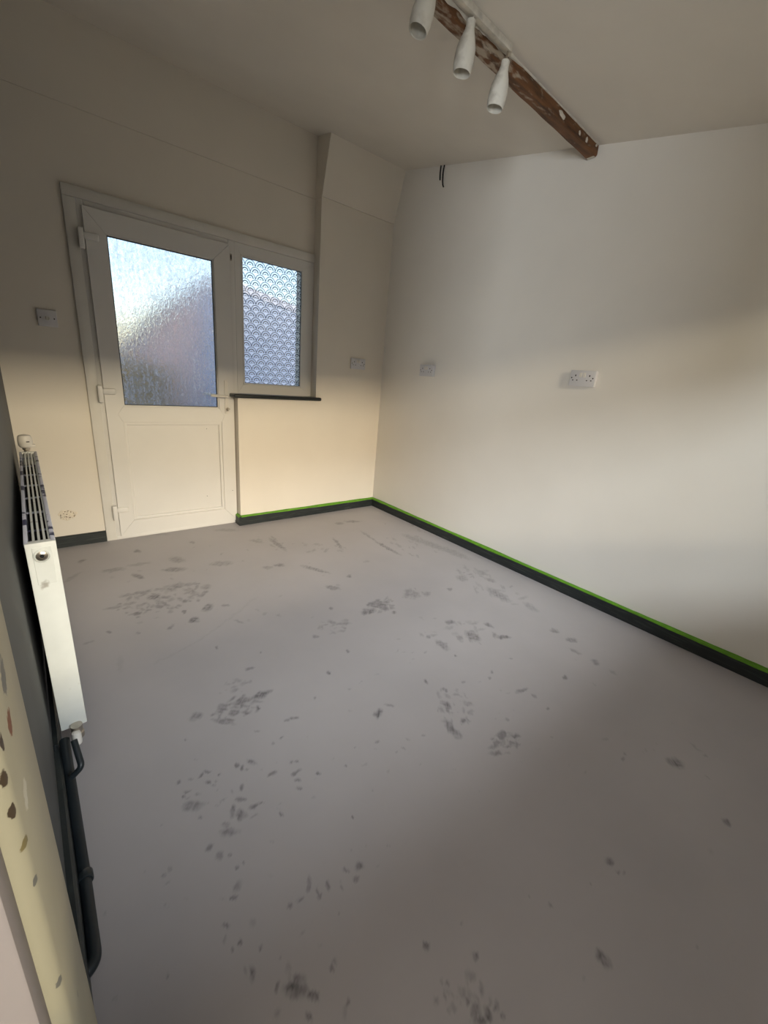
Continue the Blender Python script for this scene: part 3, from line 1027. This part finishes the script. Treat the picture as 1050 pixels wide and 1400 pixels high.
# ------------------------------------------------------------------ radiator
RY0, RY1, RB, RF, RZ0, RZ1 = -.515, -1.81, .023, .085, .105, .708
rad = tag(empty('radiator', wl.matrix_basis @ Vector((RB, (RY0 + RY1) / 2, RZ0)), LROT),
          'white panel radiator with chipped top grille on the dark grey wall', 'radiator')
ry = lambda y: y - (RY0 + RY1) / 2
HT, TH = RZ1 - RZ0, RF - RB
L0, L1 = ry(RY1), ry(RY0)          # near, far
# front panel with pressed flutes
bm = bmesh.new()
n_ = 26
ring0, ring1 = [], []
seq = []
for i in range(n_):
    a0 = L0 + .02 + (L1 - L0 - .04) * i / n_
    wd = (L1 - L0 - .04) / n_
    seq += [(a0, TH - .008), (a0 + wd * .25, TH), (a0 + wd * .75, TH), (a0 + wd, TH - .008)]
seq = [(L0, TH - .004)] + seq + [(L1, TH - .004), (L1, TH - .014), (L0, TH - .014)]
a = [bm.verts.new((x_, y_, .0)) for y_, x_ in seq]
b = [bm.verts.new((x_, y_, HT - .006)) for y_, x_ in seq]
for i in range(len(seq)):
    j = (i + 1) % len(seq)
    bm.faces.new((a[i], a[j], b[j], b[i]))
bm.faces.new(a[::-1])
bm.faces.new(b)
link('front_panel', bm, 'rad', rad)
box('back_panel', 0, .006, L0 + .004, L1 - .004, .01, HT - .004, 'rad_edge', rad)
# convector fins in the dark between the panels
box('fin_core', .008, TH - .016, L0 + .02, L1 - .02, .03, HT - .06, 'dark', rad)
# side cover at the near end, with the blanking plug
ep = empty('side_panel', (0, L0, 0))
ep.parent = rad
bm = bx(bmesh.new(), -.001, TH + .001, -.004, .006, 0, HT, .0025)
link('cover', bm, 'rad', ep, True)
bm = bx(bmesh.new(), .012, TH - .010, -.0055, -.003, HT - .118, HT - .012, .001)
link('pressed_tab', bm, 'rad', ep)
bm = bmesh.new()
lathe(bm, [(.0185, 0), (.0185, -.004), (.0155, -.006), (.0145, -.003), (.0145, -.002), (.001, -.002)], (.030, -.004, HT - .036), 'Y', 28)
link('plug_collar', bm, 'rad', ep, True)
bm = bmesh.new()
lathe(bm, [(.0125, 0), (.0125, -.004), (.0075, -.006), (.0065, -.002), (.001, -.002)], (.030, -.0062, HT - .036), 'Y', 24)
link('plug', bm, 'chrome', ep, True)
bm = bmesh.new()
lathe(bm, [(.0045, 0), (.0045, -.003), (.001, -.0035)], (.030, -.0085, HT - .036), 'Y', 16)
link('vent_pin', bm, 'dark', ep, True)
bm = bx(bmesh.new(), -.001, TH + .001, L1 - .006, L1 + .003, 0, HT, .002)
link('side_panel', bm, 'rad', rad, True)
# top grille: edge rails, thin bars along, few cross bars
box('grille_edge', -.002, .007, L0 + .002, L1 - .002, HT - .012, HT, 'rad_edge', rad, .002)
box('grille_edge', TH - .010, TH + .001, L0 + .002, L1 - .002, HT - .012, HT, 'rad_edge', rad, .003)
for k in range(3):
    xk = .007 + (TH - .017) * (k + 1) / 4
    box('grille_bar', xk - .0026, xk + .0026, L0 + .004, L1 - .004, HT - .010, HT - .002, 'rad', rad)
for k in range(7):
    yk = L0 + .16 + k * (L1 - L0 - .22) / 6
    box('cross_bar', .006, TH - .009, yk - .0016, yk + .0016, HT - .024, HT - .018, 'rad_edge', rad)
box('cross_bar', .004, TH - .008, L0 + .004, L0 + .020, HT - .012, HT - .0005, 'rad', rad, .002)
box('cross_bar', .004, TH - .008, L1 - .016, L1 - .004, HT - .012, HT - .0005, 'rad', rad, .002)
# brackets to the wall
for yk in (L0 + .35, L1 - .35):
    box('bracket', -RB, .001, yk - .012, yk + .012, .30, .34, 'dark', rad)
# thermostatic head at the far top corner
tv = empty('thermostatic_valve', (.026, L1 + .045, HT + .002))
tv.parent = rad
bm = bmesh.new()
lathe(bm, [(.011, -.03), (.011, -.002), (.015, .0), (.015, .012)], (0, 0, 0), 'Z', 20)
tube(bm, [(0, 0, -.02), (0, -.045, -.02)], .009)
link('valve_body', bm, 'chrome', tv, True)
bm = bmesh.new()
lathe(bm, [(.017, .010), (.023, .013), (.0285, .022), (.0290, .046), (.0265, .062), (.0235, .069), (.014, .072), (.001, .0725)], (0, 0, 0), 'Z', 28)
link('sensor_head', bm, 'plastic', tv, True)
bm = bx(bmesh.new(), .010, .036, -.020, .004, .014, .026, .003)
link('collar_tab', bm, 'plastic', tv, True)
bm = bx(bmesh.new(), .004, .016, -.0292, -.024, .040, .044)
link('index_mark', bm, 'dark', tv)
# lockshield at the near bottom corner
lv = empty('lockshield_valve', (.036, L0 - .018, -.006))
lv.parent = rad
bm = bmesh.new()
lathe(bm, [(.015, .022), (.015, .006), (.013, .0), (.0165, -.004), (.0165, -.020), (.010, -.024)], (0, 0, 0), 'Z', 20)
tube(bm, [(0, 0, 0), (0, .02, .004)], .010)
link('valve_body', bm, 'chrome', lv, True)
bm = bmesh.new()
lathe(bm, [(.006, -.030), (.0115, -.027), (.0125, -.020), (.0125, .004), (.0105, .012), (.005, .014)], (-.004, -.020, 0), 'Z', 18)
link('cap', bm, 'plastic', lv, True)

# ------------------------------------------------------------------ heating pipe along the left skirting
pr = lambda px, py, y: hit(px, py, 1, y)
hp = tag(empty('heating_pipe', (-2.46, -2.2, 0)), 'dark painted heating pipe running along the skirting below the radiator', 'pipe')
inv = Vector((-2.46, -2.2, 0))
A = pr(88, 1012, -1.76) - inv
B = pr(116, 1200, -2.13) - inv
Cc = pr(131, 1318, -2.33) - inv
D = Cc + Vector((-.050, -.012, -.004))
bm = bmesh.new()
tube(bm, rounded([A, B, Cc, D], .03, 8), .0125, 18)
link('main_run', bm, 'pipe', hp, True)
wall_pt = lambda v: Vector((LX + KL * (DY - (v.y + inv.y)) - inv.x + .017, v.y, v.z))
bm = bmesh.new()
A2, B2, C2 = A + Vector((-.024, .0, -.01)), B + Vector((-.024, 0, -.004)), Cc + Vector((-.022, .02, -.004))
tube(bm, [A2, B2, C2], .0085, 14)
link('return_run', bm, 'pipe', hp, True)
bm = bmesh.new()
ax_ = (Cc - B).normalized()
rot = ax_.to_track_quat('Z', 'Y').to_matrix()
lathe(bm, [(.0155, -.012), (.017, -.010), (.017, .010), (.0155, .012)], B + Vector((0, 0, 0)), 'Z', 20, rot)
bx(bm, B.x - .035, B.x, B.y - .008, B.y + .008, B.z - .006, B.z + .006, .002)
link('pipe_clip', bm, 'pipe', hp, True)
# valve tail: drops from the lockshield and bends back to the run
T0 = pr(101, 1012, -1.845) - inv
T1 = pr(112, 1048, -1.90) - inv
T2 = pr(98, 1063, -1.90) - inv
bm = bmesh.new()
tube(bm, rounded([T0, T1, T2], .012, 8), .0078, 14)
link('valve_tail', bm, 'pipe', hp, True)


# ------------------------------------------------------------------ sockets and plates (local: x along, y out of wall negative, z up)
def double_socket(loc, rz, label, depth=.030):
    s = tag(empty('double_socket', loc, rz), label, 'socket')
    W, H = .146, .086
    bm = bx(bmesh.new(), -W / 2 + .002, W / 2 - .002, -depth + .008, 0, -H / 2 + .002, H / 2 - .002, .004)
    link('back_box', bm, 'plate', s, True)
    bm = bx(bmesh.new(), -W / 2, W / 2, -depth, -depth + .009, -H / 2, H / 2, .003)
    link('face_plate', bm, 'plate', s, True)
    yf = -depth
    for sx in (-1, 1):
        bm = bx(bmesh.new(), sx * .010 - .0075, sx * .010 + .0075, yf - .004, yf + .001, .006, .030, .0018)
        link('switch_rocker', bm, 'plastic', s, True)
        bm = bmesh.new()
        c = sx * .040
        bx(bm, c - .003, c + .003, yf - .0006, yf, .010, .019)
        bx(bm, c - .0155, c - .0085, yf - .0006, yf, -.013, -.008)
        bx(bm, c + .0085, c + .0155, yf - .0006, yf, -.013, -.008)
        link('pin_holes', bm, 'hole', s)
        bm = bmesh.new()
        lathe(bm, [(.0036, 0), (.0036, -.0008), (.001, -.0006)], (sx * .0605, yf, .002), 'Y', 12)
        link('screw', bm, 'hole', s)
    return s


double_socket((-.275, 0, 1.285), 0, 'white double socket on the cream pier beside the window', .014)
double_socket((0, -.583, 1.273), -math.pi / 2, 'white double socket on the white wall close to the room corner')
double_socket((0, -1.832, 1.277), -math.pi / 2, 'white double socket on the white wall below the end of the beam')

pl = tag(empty('outlet_plate', (-2.312, DY, 1.347)), 'white square outlet plate with round centre left of the door', 'outlet')
bm = bx(bmesh.new(), -.043, .043, -.012, 0, -.043, .043, .003)
link('face_plate', bm, 'plate', pl, True)
bm = bmesh.new()
lathe(bm, [(.011, 0), (.011, -.004), (.0085, -.0045), (.0075, -.001), (.0035, -.001), (.003, -.003), (.0005, -.003)], (0, -.012, 0), 'Y', 24)
link('coax_ring', bm, 'plastic', pl, True)
for sx in (-1, 1):
    bm = bmesh.new()
    lathe(bm, [(.0035, 0), (.0035, -.0008), (.0005, -.0008)], (sx * .030, -.012, 0), 'Y', 12)
    link('screw', bm, 'hole', pl)
bm = bx(bmesh.new(), -.0075, -.0055, -.0168, -.0162, -.008, .008)
link('ring_slot', bm, 'hole', pl)

# two cable tails poking out at the top of the white wall
cb = tag(empty('cable_tail', (0, -.505, 2.63)), 'thin black cable tails hanging from the top of the white wall', 'cable')
for pts in ([(-.004, .018, .016), (-.010, .016, -.03), (-.007, .012, -.085)],
            [(-.004, -.018, .014), (-.012, -.016, -.04), (-.010, -.018, -.10), (-.014, -.030, -.128), (-.012, -.036, -.138)]):
    bm = bmesh.new()
    tube(bm, rounded(pts, .03, 4), .0048, 8)
    link('cable', bm, 'wire', cb, True)

# ------------------------------------------------------------------ ceiling beam
BX0, BX1 = -2.40, -.004
bY0, bY1 = -1.640, -1.585       # near and far faces at the wall
bskew = .045                    # the beam runs a little out of square
nb = 40
beam = tag(empty('ceiling_beam', (0, -1.61, CZ(-1.61))), 'brown wooden beam with plaster smears under the ceiling', 'beam')


def by(x, y):
    return y + bskew * x - (-1.61)


bm = bmesh.new()
rings = []
for i in range(nb + 1):
    x_ = BX0 + (BX1 - BX0) * i / nb
    n0, f0 = by(x_, bY0), by(x_, bY1)
    zt = lambda yy: .19 * yy + .002
    hgt = .050
    jit = .0012 * math.sin(i * 1.7)
    c = .006
    rings.append([bm.verts.new(v) for v in ((x_, n0, zt(n0)), (x_, n0 + jit, -hgt + .19 * n0 + c), (x_, n0 + c, -hgt + .19 * n0),
                                            (x_, f0 - c, -hgt + .19 * n0 + jit), (x_, f0, -hgt + .19 * n0 + c), (x_, f0, zt(f0)))])
for A_, B_ in zip(rings, rings[1:]):
    for k in range(6):
        bm.faces.new((A_[k], A_[(k + 1) % 6], B_[(k + 1) % 6], B_[k]))
bm.faces.new(rings[0][::-1])
bm.faces.new(rings[-1])
link('timber', bm, 'wood', beam)
# ragged plaster along the top of the near face, thick towards the lights
bm = bmesh.new()
rnd = random.Random(11)
q = .5
A_ = None
for i in range(121):
    x_ = -2.3 + 2.29 * i / 120
    q = min(1, max(.05, q + rnd.uniform(-.3, .3)))
    thick = (.005 + .028 * max(0, min(1, (-.74 - x_) / .16))) * (.65 + .5 * q)
    out = .003 + .016 * max(0, min(1, (-.76 - x_) / .14)) * (.6 + .5 * q)
    n0 = by(x_, bY0)
    ring = [bm.verts.new(v) for v in ((x_, n0 + .003, .19 * n0 - thick), (x_, n0 - .004, .19 * n0 - thick * .8),
                                      (x_, n0 - out, .19 * n0 - .004), (x_, n0 - out - .004, .19 * (n0 - out) + .002), (x_, n0 + .003, .19 * n0 + .002))]
    if A_:
        for k in range(5):
            bm.faces.new((A_[k], A_[(k + 1) % 5], ring[(k + 1) % 5], ring[k]))
    A_ = ring
link('plaster_smear', bm, 'plaster', beam)
# filled holes near the wall end
for x_, dz, rx, rz_ in ((-.40, -.024, .030, .012), (-.215, -.026, .012, .008), (-.135, -.025, .012, .010), (-.03, -.012, .010, .006)):
    n0 = by(x_, bY0)
    bm = bmesh.new()
    lathe(bm, [(.0005, -.0022), (.7, -.002), (1, .0), (1, .002)], (0, 0, 0), 'Y', 22)
    for v in bm.verts:
        a = math.atan2(v.co.z, v.co.x)
        k = 1 + .18 * math.sin(2 * a + x_ * 9) + .1 * math.sin(5 * a)
        v.co.x *= rx * k
        v.co.z *= rz_ * k
    o = link('filled_hole', bm, 'plaster', beam)
    o.location = (x_, n0, .19 * n0 + dz)
bm = bx(bmesh.new(), -.022, -.004, .006, .045, -.0025, 0)
o = link('filled_hole', bm, 'plaster', beam)
o.location = (0, by(0, bY0), .19 * by(0, bY0) - .0495)

# ------------------------------------------------------------------ spotlight bar on the near side of the beam
spot = tag(empty('spotlight_bar', (-1.0, -1.61 + by(-1.0, bY0), CZ(-1.61 + by(-1.0, bY0)))),
           'white spotlight bar with three dusty cup shaped heads on the beam', 'light')
SP0 = Vector(spot.location)


def spot_head(top_px, bot_px, ydist, scale=1.0):
    """head hanging from its arm: the photo gives the two ends, the beam gives the distance"""
    t = hit(*top_px, 1, ydist) - SP0
    b = hit(*bot_px, 1, ydist + .012) - SP0
    return t, b


heads = [((594, -36), (571, 43)), ((645, 26), (631, 101)), ((692, 82), (676, 149))]
bm = bmesh.new()
bx(bm, -.42, .13, -.040, -.006, -.024, .004, .006)
for v in bm.verts:
    v.co.y += bskew * v.co.x
    v.co.z += .19 * v.co.y
link('bar', bm, 'plaster', spot, True)
for tp_, bp_ in heads:
    t, b = spot_head(tp_, bp_, -1.71)
    hd = empty('spot_head', t)
    hd.parent = spot
    ax_ = (b - t).normalized()
    Ln = (b - t).length
    rot = ax_.to_track_quat('Z', 'Y').to_matrix()
    bm = bmesh.new()
    # outer cup and inside
    pf = [(.005, .0), (.013, .006), (.0155, .03 * Ln), (.0150, .14 * Ln), (.0175, .22 * Ln), (.0265, .38 * Ln), (.0325, .52 * Ln), (.0350, .68 * Ln),
          (.0345, .86 * Ln), (.0315, .97 * Ln), (.0295, Ln), (.0275, .985 * Ln), (.0295, .90 * Ln), (.027, .76 * Ln), (.001, .74 * Ln)]
    lathe(bm, pf, (0, 0, 0), 'Z', 28, rot)
    link('shade', bm, 'spot', hd, True)
    bm = bmesh.new()
    base = Vector((t.x + .004, bskew * t.x - .03, .19 * (bskew * t.x - .03) - .022)) - t
    tube(bm, [(0, 0, 0), tuple(base * .5), tuple(base)], .0042, 10)
    link('arm', bm, 'chrome', hd, True)

# ------------------------------------------------------------------ street side, behind the camera
tag(box('street_ground', -16, 14, -16, FY - .165, -.25, -.12, 'ground'), 'grey ground in front of the house', kind='structure')
oh = tag(empty('house_row', (0, -14, -.12)), 'low dark house row across the street from the front window', 'house')
box('house_wall', -16, 14, -3, 0, 0, 2.6, mat('brick_wall', srgb(120, 90, 76), .9, noise=(8, .2)), oh)
bm = bmesh.new()
wedge_prism(bm, [(.3, 2.6), (.3, 2.7), (-1.5, 3.9), (-3.3, 2.7), (-3.3, 2.6)], -16.3, 14.3)
link('house_roof', bm, mat('roof_slate', srgb(80, 76, 78), .9, noise=(6, .2)), oh)

# ------------------------------------------------------------------ outside, seen through the glass
g = box('ground', -14, 14, .38, 26, -.25, -.12, 'ground')
tag(g, 'brown garden ground outside the door', kind='structure')
# hedge: a leafy bank of many small leaves on a rough core
hd = tag(empty('hedge', (-1.9, 7.0, -.12)), 'brown green hedge beyond the garden outside', 'hedge')
bm = bmesh.new()
rnd = random.Random(21)
bx(bm, -5, 1.6, -.4, .5, 0, 1.15)
link('core', bm, 'leaf', hd)
nl = 5000
vv, ff = [], []
for i in range(nl):
    c = Vector((rnd.uniform(-5.1, 1.7), rnd.uniform(-.62, .3), 0))
    c.z = rnd.uniform(.05, 1.22 + .12 * math.sin(c.x * 2.1) + .07 * math.sin(c.x * 5.7))
    if c.z < 1.1:
        c.y = rnd.uniform(-.62, -.38)
    d1_ = Vector((rnd.gauss(0, 1), rnd.gauss(0, 1), rnd.gauss(0, 1))).normalized() * rnd.uniform(.04, .09)
    d2_ = d1_.orthogonal().normalized() * rnd.uniform(.02, .04)
    k = len(vv)
    vv += [c - d1_, c + d2_, c + d1_, c - d2_]
    ff.append((k, k + 1, k + 2, k + 3))
me = bpy.data.meshes.new('foliage')
me.from_pydata([tuple(v) for v in vv], [], ff)
me.materials.append(M['leaf'])
fo = bpy.data.objects.new('foliage', me)
COL.objects.link(fo)
fo.parent = hd
fo['kind'] = 'stuff'
# grey shed behind the hedge
sh = tag(empty('garden_shed', (.6, 9.5, -.12)), 'mauve grey outbuilding with a roof stepping up behind the hedge', 'shed')
bm = bmesh.new()
pf = [(-1.2, 0), (1.18, 0), (1.18, 3.5), (.85, 3.36), (-.35, 2.38), (-1.2, 1.35)]
for_y = (-1.0, 1.6)
a = [bm.verts.new((q[0], for_y[0], q[1])) for q in pf]
b = [bm.verts.new((q[0], for_y[1], q[1])) for q in pf]
for i in range(len(pf)):
    bm.faces.new((a[i], a[(i + 1) % len(pf)], b[(i + 1) % len(pf)], b[i]))
bm.faces.new(a[::-1])
bm.faces.new(b)
link('body', bm, 'shed', sh)
M['shed_roof'] = mat('shed_roof', srgb(104, 98, 106), .9)
for (q0, q1) in zip(pf[2:-1], pf[3:]):
    bm = bmesh.new()
    t_ = .07
    hexa(bm, [(q1[0] - .02, -1.12, q1[1]), (q0[0] + .02, -1.12, q0[1]), (q0[0] + .02, 1.7, q0[1]), (q1[0] - .02, 1.7, q1[1]),
              (q1[0] - .02, -1.12, q1[1] + t_), (q0[0] + .02, -1.12, q0[1] + t_), (q0[0] + .02, 1.7, q0[1] + t_), (q1[0] - .02, 1.7, q1[1] + t_)])
    link('roof_slope', bm, 'shed_roof', sh)
# rendered outbuilding beside the window
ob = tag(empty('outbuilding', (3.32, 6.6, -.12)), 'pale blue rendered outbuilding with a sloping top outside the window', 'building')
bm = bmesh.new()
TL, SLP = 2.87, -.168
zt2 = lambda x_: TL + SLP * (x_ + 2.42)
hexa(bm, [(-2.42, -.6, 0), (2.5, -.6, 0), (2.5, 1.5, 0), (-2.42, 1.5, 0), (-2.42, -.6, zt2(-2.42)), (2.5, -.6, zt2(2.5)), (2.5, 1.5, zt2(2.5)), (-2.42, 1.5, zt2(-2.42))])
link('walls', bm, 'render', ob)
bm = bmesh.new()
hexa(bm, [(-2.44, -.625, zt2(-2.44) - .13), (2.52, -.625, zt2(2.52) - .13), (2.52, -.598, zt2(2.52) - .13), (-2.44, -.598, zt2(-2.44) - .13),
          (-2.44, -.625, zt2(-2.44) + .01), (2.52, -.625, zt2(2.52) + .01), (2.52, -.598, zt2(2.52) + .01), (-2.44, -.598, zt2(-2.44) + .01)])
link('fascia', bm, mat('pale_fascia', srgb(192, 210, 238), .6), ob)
# teal pot outside the door
pt = tag(empty('plant_pot', (-1.28, .62, -.12)), 'pale teal plant pot outside the door', 'pot')
bm = bmesh.new()
lathe(bm, [(.10, 0), (.14, .26), (.15, .27), (.15, .31), (.135, .31), (.13, .27), (.001, .25)], (0, 0, 0), 'Z', 28)
link('pot_body', bm, 'pot', pt, True)
